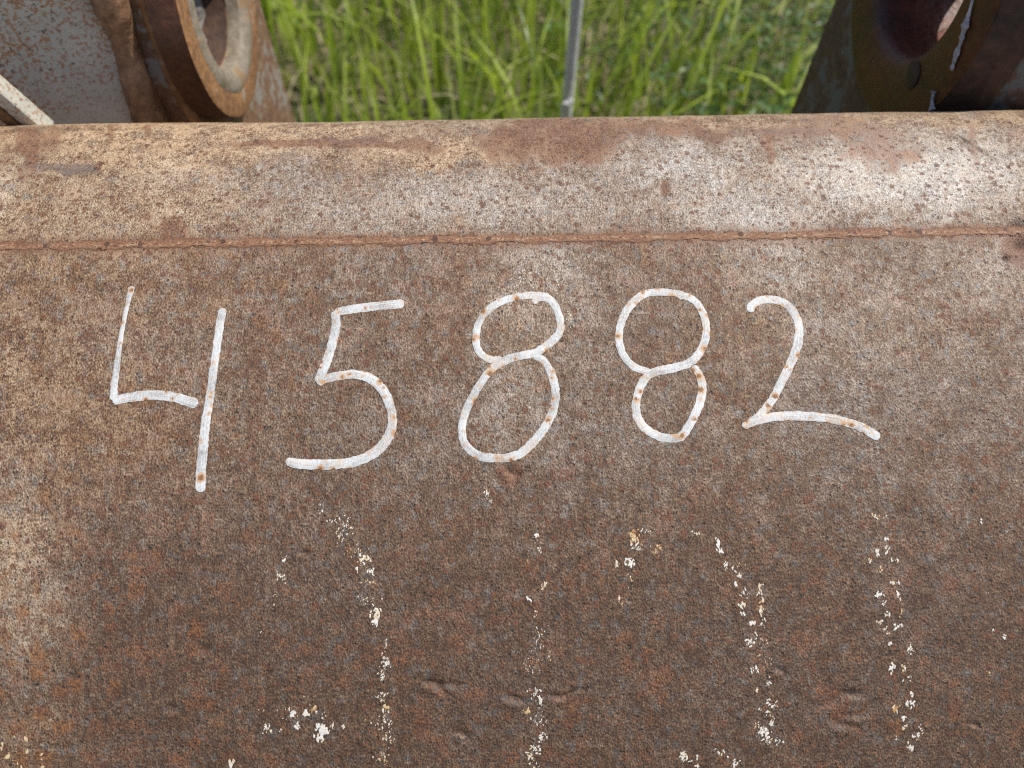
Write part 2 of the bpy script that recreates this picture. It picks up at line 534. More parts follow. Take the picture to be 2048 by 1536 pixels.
xf = np.arange(-.300, .3001, .00095)
xs = np.concatenate([np.linspace(-.62, -.305, 14), xf, np.linspace(.305, .62, 14)])
s_top, s_bot = .95, -1.25
sf = np.arange(-.245, .126, .00095)
s_lo = _S[(_PT[:, 1] < -.03) & (_S < 0)].max() if ((_PT[:, 1] < -.03) & (_S < 0)).any() else -1.2
s_hi = _S[(_PT[:, 1] < -.03) & (_S > 0)].min()
ss = np.concatenate([np.linspace(s_lo, -.25, 40), sf, np.linspace(.130, s_hi, 24)])
XX, SS = np.meshgrid(xs, ss)
PR, NR = prof(SS), nrm(SS)
base3 = np.stack([XX, PR[..., 0], PR[..., 1]], -1)
PX, PY = project(base3.reshape(-1, 3))
PX, PY = PX.reshape(XX.shape), PY.reshape(XX.shape)
front = (SS < .125) & (SS > -.28)
H = relief(XX, SS, PX, PY)
V = base3 + np.concatenate([np.zeros(XX.shape + (1,)), NR], -1) * H[..., None]
nx, ns = len(xs), len(ss)
ii = np.arange(nx * ns).reshape(ns, nx)
faces = np.stack([ii[:-1, :-1], ii[:-1, 1:], ii[1:, 1:], ii[1:, :-1]], -1).reshape(-1, 4)

bucket = empty('excavator_bucket', (0, .2, 0))
tag(bucket, 'rusty steel excavator bucket with handwritten white number 45882 and two hinge ears', 'bucket')

sm = bpy.data.meshes.new('back_plate')
sm.vertices.add(nx * ns)
sm.vertices.foreach_set('co', V.astype(np.float32).ravel())
nf = len(faces)
sm.loops.add(nf * 4)
sm.loops.foreach_set('vertex_index', faces.astype(np.int32).ravel())
sm.polygons.add(nf)
sm.polygons.foreach_set('loop_start', np.arange(0, nf * 4, 4, dtype=np.int32))
sm.polygons.foreach_set('use_smooth', np.ones(nf, bool))
sm.materials.append(M_FACE)
sm.update(calc_edges=True)
shell = bpy.data.objects.new('back_plate', sm)
shell['label'] = 'curved plate of mottled brown rust and pale grey mill scale'
link(shell, bucket)
uvmap(shell, np.c_[XX.ravel() + 2, SS.ravel() + 2])

# ---- where the plate is bare, tan, stained; bright also carries painted light (measured on the plate; soft uneven borders)
wx = PX + (fbm(PX / 46 + 9, PY / 46 + 9, 4, 21) - .5) * 120
wy = PY + (fbm(PX / 46 + 60, PY / 46 + 60, 4, 31) - .5) * 90
n1 = fbm(PX / 120 + 20, PY / 120 + 20, 4, 41)
n2 = fbm(PX / 22 + 20, PY / 34 + 20, 3, 51)


def blob(cx, cy, rx, ry, amp=1., hard=.5, warp=1.):
    x, y = PX + (wx - PX) * warp, PY + (wy - PY) * warp
    d = np.sqrt(((x - cx) / rx) ** 2 + ((y - cy) / ry) ** 2)
    return amp * (1 - sstep(hard, 1.0 + (1 - hard) * .4, d))


def mx(*a):
    r = a[0]
    for b in a[1:]:
        r = np.maximum(r, b)
    return r


bright = mx(blob(1800, 345, 330, 120, 1.0, .2), blob(1500, 420, 260, 110, .62, .2), blob(1080, 540, 110, 80, .52, .1), blob(1060, 620, 140, 120, .42, .1),  # bare scale patches, with glossy sheen painted into their colour
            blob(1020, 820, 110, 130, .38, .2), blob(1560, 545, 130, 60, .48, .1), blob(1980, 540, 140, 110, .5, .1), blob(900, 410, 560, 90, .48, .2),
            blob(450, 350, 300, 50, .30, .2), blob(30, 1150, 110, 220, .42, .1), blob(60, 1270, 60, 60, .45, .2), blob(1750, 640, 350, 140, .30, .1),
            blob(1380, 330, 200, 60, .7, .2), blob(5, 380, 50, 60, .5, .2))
bright = bright * (.55 + .9 * n1) * (.75 + .5 * n2) + .10 * sstep(500, 440, PY)  # band above the seam lightened, part of the sun gradient as colour
bright -= .42 * sstep(800, 1250, PY) * sstep(80, 260, PX)  # lower face rustier, and darkened to paint in the light's fall-off
bright -= .14 * sstep(480, 720, PY)  # painted shading carried on below the seam
tan = mx(blob(380, 262, 620, 66, 1.0, .3, .5), blob(130, 420, 420, 130, .60, .2), blob(900, 300, 330, 44, .8, .3, .5), blob(250, 300, 300, 60, .8, .3, .6),
         blob(1500, 238, 800, 32, .55, .4, .3), blob(60, 760, 420, 400, .48, .1), blob(30, 1120, 130, 230, .5, .1), blob(1800, 330, 350, 90, .28, .1),
         blob(60, 1480, 70, 60, .35, .1))
tan = tan * (.45 + 1.0 * n1)
tan = np.maximum(tan, (.55 + .5 * sstep(1100, 300, PX)) * sstep(.090, .104, SS) * (.6 + .6 * n1))
stain = mx(blob(1090, 275, 170, 62, .92, .4), blob(1040, 300, 90, 50, .6, .4), blob(1760, 300, 110, 44, .70, .4), blob(1660, 262, 240, 26, .55, .4), blob(1350, 262, 170, 24, .62, .4, .6),
           blob(60, 300, 30, 66, .85, .5, .5), blob(110, 270, 16, 40, .6, .4, .4), blob(85, 290, 45, 40, .55, .3, .6), blob(640, 287, 230, 11, .8, .5, .25), blob(820, 290, 90, 14, .7, .5, .3), blob(225, 258, 9, 26, .8, .5, .15),
           blob(296, 262, 8, 24, .7, .5, .15), blob(1330, 378, 10, 20, .95, .6, .05), blob(348, 452, 30, 20, .9, .5, .5), blob(290, 438, 14, 10, .9, .5, .3), blob(350, 468, 26, 22, .7, .5, .5),
           blob(1540, 290, 16, 34, .75, .5, .3), blob(560, 395, 40, 14, .5, .4), blob(420, 640, 30, 30, .35, .4), blob(1020, 948, 36, 26, .8, .4, .5),
           blob(1870, 1180, 120, 60, .3, .3), blob(260, 1035, 30, 22, .55, .4), blob(1690, 1415, 90, 60, .5, .3), blob(990, 1390, 180, 40, .4, .3),
           blob(1945, 295, 14, 60, .5, .5, .3), blob(1745, 305, 60, 50, .5, .5), blob(2035, 495, 40, 60, .85, .4, .5))
seamband = np.exp(-(SS / .0060) ** 2) * (.45 + .5 * n2)
stain = mx(stain * (1 - .8 * sstep(.094, .106, SS)), seamband * .9)
orange = .42 + .0 * PX
orange += .70 * sstep(980, 1350, PY) * (.35 + 1.0 * n1) + .50 * blob(200, 1200, 300, 460, 1., .1) + .22 * blob(420, 640, 400, 200, 1, .1)
orange -= .15 * sstep(500, 300, PY)
purple = mx(blob(130, 338, 78, 11, .95, .5, .35), blob(45, 350, 12, 40, .5, .4, .3), blob(420, 1150, 46, 7, .9, .4, .2), blob(375, 1163, 40, 10, .5, .4, .4), blob(700, 283, 120, 8, .5, .4, .3),
            blob(1560, 262, 120, 12, .5, .4, .4))
pitm = 0 * PX
for cx, cy, r1, r2, dp in PITS:
    if dp > 0:
        pitm = np.maximum(pitm, np.exp(-((PX - cx) / r1) ** 2 - ((PY - cy) / r2) ** 2) * min(1, dp / .0011))
pitm = np.maximum(pitm, .75 * np.exp(-((PX - 1960) / 40) ** 4) * np.exp(-((-(PX - 1962) * math.sin(R(32)) + (PY - 300) * math.cos(R(32))) / 3.6) ** 2))
pitm = np.maximum(pitm, .6 * np.exp(-((PX - 1925) / 28) ** 4) * np.exp(-((-(PX - 1925) * math.sin(R(40)) + (PY - 288) * math.cos(R(40))) / 3.0) ** 2))
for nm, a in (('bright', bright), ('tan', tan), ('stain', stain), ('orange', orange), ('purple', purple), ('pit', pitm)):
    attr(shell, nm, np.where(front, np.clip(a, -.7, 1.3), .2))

# ---- longitudinal weld: a low uneven bead lying in its groove
xw = np.arange(-.62, .6205, .0011)
lanes = np.linspace(-1, 1, 9)
WX, WL = np.meshgrid(xw, lanes, indexing='ij')
half = .0048 + .0016 * (fbm(xw * 60 + 30, xw * 0 + 3, 3, 61) - .5)[:, None] * 2
mid = ((fbm(xw * 14 + 30, xw * 0 + 8, 3, 62) - .5) * .0016)[:, None]
WS = mid + WL * half
cr = (1 - np.abs(WL) ** 2.2)
WH = -.00052 + .00060 * cr + .00030 * (vnoise(xw * 420, xw * 0 + 2, 63)[:, None] - .5) * cr + .00025 * (fbm(WX * 500 + 99, WL * 2 + 60, 2, 64) - .5) * cr
WH += (fbm(WX * 9 + 40, WS * 9 + 40, 3, 11) - .5) * .0016
PW, NW = prof(WS), nrm(WS)
WV = np.stack([WX, PW[..., 0] + NW[..., 0] * WH, PW[..., 1] + NW[..., 1] * WH], -1)
L = len(lanes)
wf = [(i * L + j, (i + 1) * L + j, (i + 1) * L + j + 1, i * L + j + 1) for i in range(len(xw) - 1) for j in range(L - 1)]
bead = mesh('weld_seam', WV.reshape(-1, 3), wf, M_SEAM, bucket, label='rusty weld bead running along the plate')
uvmap(bead, np.c_[WX.ravel() + 2, WS.ravel() + 2])
attr(bead, 'edge', (np.abs(WL) ** 1.1 * 1.25).ravel())
attr(bead, 'crest', (.35 + .3 * cr).ravel())

# ---- side plates close the bucket
for sx in (-1, 1):
    prf = prof(np.linspace(s_lo, s_hi, 90))
    prf = prf[prf[:, 1] > -.06]
    m_ = len(prf)
    xa, xb = sx * .6205, sx * .645
    vv = [(xa, p[0], p[1]) for p in prf] + [(xb, p[0], p[1]) for p in prf]
    ff = [tuple(range(m_)), tuple(range(2 * m_ - 1, m_ - 1, -1))] + [(i, i + 1, m_ + i + 1, m_ + i) for i in range(m_ - 1)]
    mesh('side_plate', vv, ff, M_BODY, bucket, smooth=False)

# ------------------------------------------------------------------ white digits
ca = lambda pts: [(180 + x / 3.0118, 540 + y / 3.0118) for x, y in pts]
cb = lambda pts: [(860 + x / 3.4133, 540 + y / 3.4133) for x, y in pts]
cc = lambda pts: [(1200 + x / 3.4133, 540 + y / 3.4133) for x, y in pts]
DIGITS = [
    ('white handwritten digit four', [
        (ca([(255, 100), (246, 135), (228, 210), (205, 320), (182, 450), (163, 590), (148, 700), (143, 785)]), [13, 10, 8, 7.5, 8, 10.5, 12.5, 13.5]),
        (ca([(140, 790), (230, 770), (330, 757), (420, 755), (510, 767), (575, 786), (650, 812)]), [15, 16, 16, 16, 16, 17, 18]),
        (ca([(803, 232), (785, 330), (760, 500), (735, 680), (715, 820), (695, 940), (680, 1080), (669, 1200), (666, 1338)]),
         [14, 14, 14, 13.5, 14, 15, 16, 16.5, 16.5])]),
    ('white handwritten digit five', [
        (ca([(1892, 203), (1780, 213), (1600, 235), (1476, 256)]), [17, 16, 15.5, 15]),
        (ca([(1476, 250), (1484, 330), (1467, 420), (1437, 520), (1402, 610), (1370, 680)]), [14, 15, 15.5, 16, 16, 14]),
        (ca([(1368, 682), (1430, 655), (1520, 635), (1600, 630), (1680, 650), (1740, 695), (1790, 770), (1818, 860), (1821, 930), (1800, 1000), (1750, 1070),
             (1680, 1120), (1590, 1155), (1480, 1170), (1350, 1172), (1250, 1165), (1178, 1152)]), [14, 15, 15, 15, 15.5, 16, 16, 15, 15, 16, 17, 17, 16.5, 16.5, 17, 16.5, 13])]),
    ('white handwritten digit eight with a long lower loop', [
        (cb([(712, 232), (730, 195), (795, 190), (850, 240), (885, 330), (890, 410), (850, 470), (780, 525), (715, 568), (640, 582), (540, 608), (450, 655), (390, 710), (330, 800),
             (275, 900), (240, 980), (222, 1060), (225, 1150), (265, 1220), (340, 1270), (440, 1285), (540, 1280), (620, 1250), (700, 1180), (760, 1110), (820, 1010), (850, 920),
             (855, 830), (840, 740), (800, 655), (755, 605), (705, 592)]), [10, 13, 14, 13, 13, 13, 14, 14, 14, 14, 15, 14, 13, 13, 13, 13, 13, 13, 13, 13.5, 14, 14, 14, 14, 14, 14, 14, 14, 13.5, 13, 13, 10]),
        (cb([(815, 185), (760, 175), (680, 172), (560, 190), (460, 228), (380, 292), (335, 360), (315, 440), (320, 520), (355, 580), (420, 612), (490, 612)]),
         [13, 14, 13, 13, 13, 13, 12.5, 12.5, 12.5, 13, 13, 12])]),
    ('white handwritten digit eight with a round upper loop', [
        (cb([(1690, 185), (1745, 180), (1820, 225), (1868, 310), (1886, 410), (1870, 500), (1830, 580), (1760, 640), (1660, 670), (1560, 690), (1490, 718), (1440, 790), (1410, 880),
             (1405, 960), (1425, 1030), (1480, 1090), (1560, 1135), (1640, 1150), (1710, 1138), (1760, 1075), (1810, 980), (1846, 890), (1860, 810), (1845, 730), (1795, 655)]),
         [11, 13, 13, 13, 13, 13.5, 14, 14, 15, 15, 15, 14, 14, 14, 14, 14, 14, 14, 14, 14, 14.5, 14.5, 14, 13, 12]),
        (cb([(1760, 185), (1700, 165), (1630, 155), (1540, 152), (1450, 172), (1380, 230), (1325, 310), (1295, 400), (1290, 480), (1310, 560), (1350, 625), (1410, 672), (1500, 700)]),
         [12, 13, 13, 14, 14, 14, 13.5, 13, 13, 13, 13, 13, 12])]),
    ('white handwritten digit two', [
        (cc([(1022, 290), (1035, 245), (1080, 215), (1150, 203), (1220, 215), (1290, 255), (1340, 330), (1358, 410), (1350, 500), (1320, 590), (1280, 680), (1235, 770), (1190, 860),
             (1140, 935), (1070, 1005), (1010, 1045), (968, 1070)]), [13, 14, 14, 15, 15, 14.5, 14, 14.5, 15, 15, 14.5, 14, 13.5, 13.5, 12, 10, 9]),
        (cc([(975, 1075), (1050, 1035), (1150, 1008), (1250, 998), (1350, 996), (1450, 1002), (1550, 1013), (1650, 1032), (1750, 1062), (1830, 1100), (1905, 1148)]),
         [10, 14, 14.5, 15, 15, 15, 15, 15, 15, 15, 16])]),
]


def plate_point(x, s, h):
    px, py = project(np.stack([x, *np.moveaxis(prof(s), -1, 0)], -1))
    hh = relief(x, s, px, py) + h
    p, nn = prof(s), nrm(s)
    return np.stack([x, p[..., 0] + nn[..., 0] * hh, p[..., 1] + nn[..., 1] * hh], -1)


def catmull(P, wd, step):
    P, wd = np.array(P), np.array(wd, float)
    Q = np.r_[[2 * P[0] - P[1]], P, [2 * P[-1] - P[-2]]]
    out, ow = [], []
    for i in range(len(P) - 1):
        a, b, c, d = Q[i:i + 4]
        m_ = max(2, int(np.hypot(*(c - b)) / step))
        for t in np.arange(m_) / m_:
            out.append(.5 * (2 * b + (c - a) * t + (2 * a - 5 * b + 4 * c - d) * t * t + (3 * b - a - 3 * c + d) * t ** 3))
            ow.append(wd[i] * (1 - t) + wd[i + 1] * t)
    out.append(P[-1])
    ow.append(wd[-1])
    return np.array(out), np.array(ow)


NL = 13
for dk, (lab, strokes) in enumerate(DIGITS):
    vs, fs, uvs, sfs, eds = [], [], [], [], []
    for sk, (pts, wd) in enumerate(strokes):
        wd = [q_ * .57 for q_ in wd]
        xs_ = np.array([pix(*p) for p in pts])
        hw = np.array([wd_ * .362 / FPX for wd_ in wd])
        q, hw = catmull(xs_, hw, .0005)
        tg = np.gradient(q, axis=0)
        tg /= np.linalg.norm(tg, axis=1)[:, None]
        nn = np.c_[-tg[:, 1], tg[:, 0]]
        al = np.r_[0, np.cumsum(np.hypot(*np.diff(q, axis=0).T))]
        tot = al[-1]
        endd = np.minimum(al, tot - al)
        sq = np.sqrt(np.clip(1 - (1 - np.clip(endd / (hw * .75), 0, 1)) ** 2, .10, 1))
        lan = np.linspace(-1, 1, NL)
        j1 = 1 + .16 * (fbm(al * 700 + 11 * sk + 31, al * 0 + dk + 3, 3, 71) - .5) * 2
        j2 = 1 + .16 * (fbm(al * 700 + 11 * sk + 91, al * 0 + dk + 9, 3, 72) - .5) * 2
        off = np.where(lan[None] < 0, lan[None] * j1[:, None], lan[None] * j2[:, None]) * (hw * sq)[:, None]
        G = q[:, None, :] + nn[:, None, :] * off[..., None]
        hgt = .00012 + .00006 * sk + .00018 * (1 - lan[None] ** 2) + 0 * off
        Vv = plate_point(G[..., 0], G[..., 1], hgt)
        o0 = len(vs)
        vs.extend(Vv.reshape(-1, 3))
        m_ = len(q)
        fs.extend([(o0 + i * NL + j, o0 + (i + 1) * NL + j, o0 + (i + 1) * NL + j + 1, o0 + i * NL + j + 1) for i in range(m_ - 1) for j in range(NL - 1)])
        uvs.extend(np.stack([al[:, None] + .37 * sk + dk + 0 * off, off + .02 * sk + dk], -1).reshape(-1, 2))
        sfs.extend((G + 2).reshape(-1, 2))
        eds.extend((np.maximum(np.abs(lan[None]) ** 6 + 0 * off, .8 * (1 - np.clip(endd / .0018, 0, 1))[:, None] + 0 * off)).ravel())
    o = mesh('painted_digit', vs, fs, M_PAINT, bucket, label=lab)
    uvmap(o, uvs)
    uvmap(o, sfs, 'Surface')
    attr(o, 'edge', eds)

# ------------------------------------------------------------------ flecks left of an older painted number
CL = [  # x, y, spread x, spread y, count, size px, tint
    (568, 1118, 5, 7, 7, 5, .1), (560, 1152, 10, 9, 16, 3.5, .3), (550, 1192, 5, 12, 7, 3, .6), (522, 1262, 3, 3, 2, 5, .1),
    (642, 1022, 6, 10, 5, 4, .0), (664, 1040, 10, 8, 8, 4, .1), (692, 1050, 18, 14, 26, 4, .3), (680, 1075, 6, 12, 14, 3, .5), (697, 1105, 4, 12, 10, 4, .8), (712, 1100, 8, 8, 10, 3.5, .7), (728, 1118, 12, 12, 26, 4.5, .45),
    (742, 1143, 7, 6, 9, 6, .1), (714, 1138, 5, 8, 8, 4.5, .2), (745, 1165, 12, 6, 12, 3.5, .6), (735, 1200, 14, 8, 14, 3.5, .4), (752, 1228, 8, 8, 16, 6, .5), (750, 1243, 5, 6, 9, 6, .1),
    (772, 1290, 4, 12, 8, 3, .5), (770, 1322, 8, 14, 24, 4, .2), (764, 1350, 6, 12, 16, 3.5, .2), (766, 1392, 10, 10, 12, 4.5, .2), (770, 1420, 8, 8, 6, 7, .6), (768, 1440, 18, 10, 16, 4, .3), (778, 1470, 12, 22, 24, 4, .4),
    (765, 1515, 10, 12, 14, 5, .6), (585, 1427, 4, 6, 3, 10, .05), (612, 1428, 5, 5, 4, 10, .3), (630, 1418, 5, 5, 5, 8, .7), (648, 1440, 5, 14, 8, 4, .4), (534, 1455, 6, 8, 12, 4.5, .3), (596, 1452, 6, 6, 7, 6, .2),
    (645, 1458, 9, 11, 26, 8, .15), (638, 1474, 7, 6, 9, 7, .3), (665, 1453, 4, 5, 3, 7, .4), (684, 1452, 4, 4, 2, 6, .4), (563, 1462, 4, 4, 2, 6, .0), (463, 1525, 5, 8, 8, 6, .5), (590, 1420, 60, 14, 18, 3, .5),
    (1074, 1068, 5, 5, 4, 6, .1), (1079, 1098, 3, 5, 4, 5, .1), (1068, 1085, 8, 14, 8, 3, .4), (1055, 1112, 3, 10, 4, 3.5, .75), (1088, 1172, 7, 7, 11, 4.5, .5), (1058, 1198, 4, 5, 5, 5, .0), (1072, 1228, 5, 10, 5, 4, .2), (1078, 1280, 10, 24, 18, 3.2, .4),
    (1065, 1330, 20, 20, 24, 3, .5), (1098, 1312, 4, 8, 5, 3.5, .6), (1075, 1385, 14, 12, 14, 4, .3), (1080, 1405, 6, 12, 14, 4.5, .3), (1055, 1424, 6, 6, 8, 7, .65), (1078, 1445, 14, 14, 20, 3.6, .3), (1082, 1475, 10, 12, 16, 4.5, .2), (1072, 1500, 10, 12, 18, 5, .3),
    (1058, 1512, 6, 6, 8, 6, .6), (1065, 1530, 12, 6, 8, 4, .4),
    (1268, 1074, 7, 10, 22, 6, .78), (1275, 1095, 10, 8, 16, 5, .4), (1260, 1124, 8, 8, 18, 6, .1), (1232, 1126, 7, 7, 10, 4.5, .5), (1315, 1096, 10, 8, 14, 4.5, .75), (1292, 1062, 14, 4, 6, 4, .1), (1262, 1150, 8, 20, 10, 3, .7), (1238, 1195, 4, 8, 6, 4, .6), (1248, 1208, 6, 5, 6, 4, .8),
    (1345, 1078, 3, 3, 2, 4, .2), (1392, 1066, 8, 6, 6, 4, .4), (1435, 1088, 5, 8, 9, 6, .1), (1442, 1102, 4, 5, 6, 6, .0), (1453, 1130, 4, 7, 7, 6, .1), (1468, 1136, 4, 5, 4, 5, .2), (1480, 1128, 10, 6, 6, 3.5, .6), (1478, 1154, 8, 5, 9, 4.5, .3), (1469, 1167, 4, 4, 4, 7, .1),
    (1488, 1186, 6, 7, 10, 5, .1), (1517, 1178, 5, 14, 14, 4.5, .5), (1482, 1211, 5, 5, 5, 7, .3), (1522, 1216, 5, 12, 14, 5, .5), (1486, 1228, 4, 4, 3, 6, .0), (1503, 1244, 6, 5, 6, 6, .1), (1525, 1246, 8, 8, 8, 4, .3), (1512, 1268, 3, 9, 6, 4, .4),
    (1500, 1288, 6, 8, 9, 5.5, .1), (1522, 1285, 12, 14, 14, 3, .5), (1508, 1340, 7, 6, 7, 5, .0), (1520, 1325, 18, 16, 16, 3, .5), (1534, 1365, 6, 8, 8, 4, .2), (1514, 1380, 4, 4, 4, 6, .6), (1541, 1408, 8, 10, 12, 5, .0), (1535, 1430, 14, 14, 14, 3.4, .4), (1542, 1447, 5, 5, 5, 5, .1),
    (1528, 1464, 9, 8, 20, 6, .05), (1535, 1482, 8, 6, 12, 5, .3), (1556, 1482, 6, 5, 8, 4, .1), (1520, 1450, 14, 12, 16, 3.4, .5), (1366, 1512, 7, 7, 14, 6, .4), (1393, 1515, 4, 4, 4, 5, .1), (1380, 1522, 4, 4, 3, 5, .0), (1395, 1532, 6, 3, 5, 5, .3), (1440, 1504, 6, 5, 8, 4, .4), (1455, 1512, 3, 3, 2, 5, .2), (1470, 1526, 6, 8, 12, 5, .1),
    (1752, 1032, 7, 5, 12, 4.5, .6), (1770, 1035, 5, 4, 5, 4, .5), (1771, 1077, 4, 4, 3, 7, .0), (1755, 1102, 5, 6, 7, 6, .1), (1774, 1098, 4, 8, 5, 4, .3), (1739, 1124, 3, 8, 5, 4.5, .3), (1787, 1120, 8, 6, 8, 4, .2), (1760, 1136, 4, 6, 6, 4, .7),
    (1788, 1166, 5, 4, 7, 5, .1), (1758, 1190, 7, 6, 9, 6, .1), (1797, 1195, 4, 8, 7, 5, .3), (1768, 1208, 5, 5, 5, 5, .1), (1776, 1228, 8, 4, 6, 4.5, .3), (1804, 1225, 4, 8, 8, 4, .75), (1760, 1242, 6, 6, 7, 5, .5), (1803, 1250, 6, 5, 6, 5.5, .1), (1790, 1256, 4, 4, 3, 6, .1), (1770, 1262, 8, 6, 8, 4, .3),
    (1779, 1286, 3, 5, 4, 5, .1), (1818, 1298, 6, 9, 14, 4, .4), (1784, 1335, 6, 7, 14, 5.5, .0), (1806, 1335, 6, 7, 10, 4, .5), (1807, 1364, 4, 4, 3, 6, .0), (1820, 1358, 3, 5, 3, 4, .3), (1822, 1390, 4, 6, 6, 5, .2), (1821, 1408, 7, 6, 12, 5.5, .05), (1793, 1416, 6, 7, 8, 7, .72), (1808, 1435, 4, 4, 4, 6, .1),
    (1810, 1455, 5, 7, 6, 4.5, .5), (1834, 1470, 7, 6, 10, 5, .2), (1792, 1475, 4, 5, 5, 4, .4), (1820, 1495, 6, 6, 9, 6, .2), (1840, 1455, 6, 6, 5, 3.5, .3),
    (1962, 1042, 3, 4, 3, 4, .1), (1986, 1262, 2, 6, 4, 4, .0), (2008, 1272, 4, 4, 4, 4, .2), (1974, 1185, 3, 3, 2, 4, .3), (2010, 1062, 3, 3, 2, 3, .3), (1980, 1350, 3, 3, 2, 4, .5),
    (973, 990, 5, 10, 10, 4, .2), (980, 1003, 3, 4, 4, 4, .0), (1047, 556, 30, 24, 30, 3, .1), (1115, 560, 8, 30, 24, 3, .2), (1140, 640, 8, 20, 20, 3, .4),
    (1062, 408, 2, 2, 2, 5, .1), (233, 533, 2, 2, 1, 3, .0), (620, 935, 60, 6, 6, 2.5, .2)]
fv, ff, ft = [], [], []
base_h = .00016


def fleck(px, py, size, tint):
    global fv, ff, ft
    cx, cs = pix(px, py)
    r0 = size * .36 / FPX * .5
    k_ = random.randint(6, 9)
    a0 = random.random() * 6.28
    st, sa = random.uniform(1., 2.0), random.gauss(1.45, .45)
    pts = []
    for i in range(k_):
        a = a0 + 6.283 * i / k_
        rr = r0 * random.uniform(.5, 1.25)
        dx, dy = rr * math.cos(a) * st, rr * math.sin(a) / st ** .5
        pts.append((cx + dx * math.cos(sa) - dy * math.sin(sa), cs + dx * math.sin(sa) + dy * math.cos(sa)))
    P = np.array([(cx, cs)] + pts)
    h = np.r_[base_h + .00014, np.full(k_, base_h - .00002)]
    v = plate_point(P[:, 0], P[:, 1], h)
    o0 = len(fv)
    fv.extend(v)
    ff.extend([(o0, o0 + 1 + i, o0 + 1 + (i + 1) % k_) for i in range(k_)])
    ft.extend([tint] * (k_ + 1))


for cx, cy, sx, sy, cnt, size, tint in CL:
    for _ in range(int(cnt * 1.35)):
        sz = .86 * size * random.choice((.35, .5, .6, .8, 1.0, 1.15))
        fleck(cx + random.gauss(0, sx * .62), cy + random.gauss(0, sy * .62), sz, min(1, max(0, random.gauss(tint, .16))))
fl = mesh('old_paint_flecks', fv, ff, M_FLECK, bucket, label='flaked white remains of an older painted number')
fl['kind'] = 'stuff'
attr(fl, 'tint', ft)
fv, ff, ft = [], [], []
for cx, cy, sz in [(52, 1476, 7), (55, 1503, 6.5), (17, 1512, 9), (6, 1487, 5), (4, 1496, 4), (44, 1534, 5), (84, 1508, 4), (85, 1534, 6), (30, 1472, 3), (36, 1526, 3), (84, 1518, 3)]:
    fleck(cx, cy, sz * 1.25, .62)
fl2 = mesh('yellow_paint_drops', fv, ff, M_FLECK, bucket, label='tiny spattered drops of yellow paint')
fl2['kind'] = 'stuff'
attr(fl2, 'tint', ft)


# ------------------------------------------------------------------ hinge ears, their bosses and stiffeners
def lathe(name, cy, cz, prof_xr, mat, parent, segs=96, jit=0., label=None, arc=(0, 360)):
    vs, fs = [], []
    for j, (x, r) in enumerate(prof_xr):
        for i in range(segs):
            a = R(arc[0]) + R(arc[1] - arc[0]) * i / segs
            rr = r * (1 + jit * (vnoise(np.array(i * .35 + j * 7.), np.array(j * 2.3), 81) - .5))
            vs.append((x, cy + rr * math.cos(a), cz + rr * math.sin(a)))
    for j in range(len(prof_xr) - 1):
        for i in range(segs - (arc[1] - arc[0] < 360)):
            i2 = (i + 1) % segs
            fs.append((j * segs + i, j * segs + i2, (j + 1) * segs + i2, (j + 1) * segs + i))
    o = mesh(name, vs, fs, mat, parent, label=label)
    md = o.modifiers.new('edges', 'EDGE_SPLIT')
    md.split_angle = R(38)
    return o


def ear_plate(name, xin, xout, outline, cy, cz, rb, mat, parent, label):
    """plate with a round bore; outline is star-shaped round the bore"""
    out = np.array(outline)
    segs = 120
    rad = []
    for i in range(segs):
        a = 2 * math.pi * i / segs
        d = np.array([math.cos(a), math.sin(a)])
        best = 9
        for p, q in zip(out, np.roll(out, -1, 0)):
            A = np.array([[d[0], p[0] - q[0]], [d[1], p[1] - q[1]]])
            if abs(np.linalg.det(A)) < 1e-12:
                continue
            t, u_ = np.linalg.solve(A, p - np.array([cy, cz]))
            if t > 0 and -1e-6 <= u_ <= 1 + 1e-6:
                best = min(best, t)
        rad.append(best)
    rad = np.array(rad)
    sg = 1 if xin > xout else -1
    rings = [(xout, 0, rb), (xin, 0, rb)]
    vs, fs = [], []
    def ring(x, rr):
        for i in range(segs):
            a = 2 * math.pi * i / segs
            vs.append((x, cy + rr[i] * math.cos(a), cz + rr[i] * math.sin(a)))
    one = np.ones(segs)
    nz = .0015 * (fbm(np.arange(segs) * .6, one * 3, 3, 82) - .5)
    ring(xout, one * rb)
    ring(xin, one * rb)
    ring(xin, .5 * (rb + rad))
    ring(xin, rad - .004 + nz)
    ring(xin - sg * .004, rad + nz)
    ring(xout, rad + nz)
    ring(xout, one * rb)
    for j in range(6):
        for i in range(segs):
            i2 = (i + 1) % segs
            fs.append((j * segs + i, j * segs + i2, (j + 1) * segs + i2, (j + 1) * segs + i))
    o = mesh(name, vs, fs, mat, parent, label=label)
    md = o.modifiers.new('edges', 'EDGE_SPLIT')
    md.split_angle = R(30)
    return o


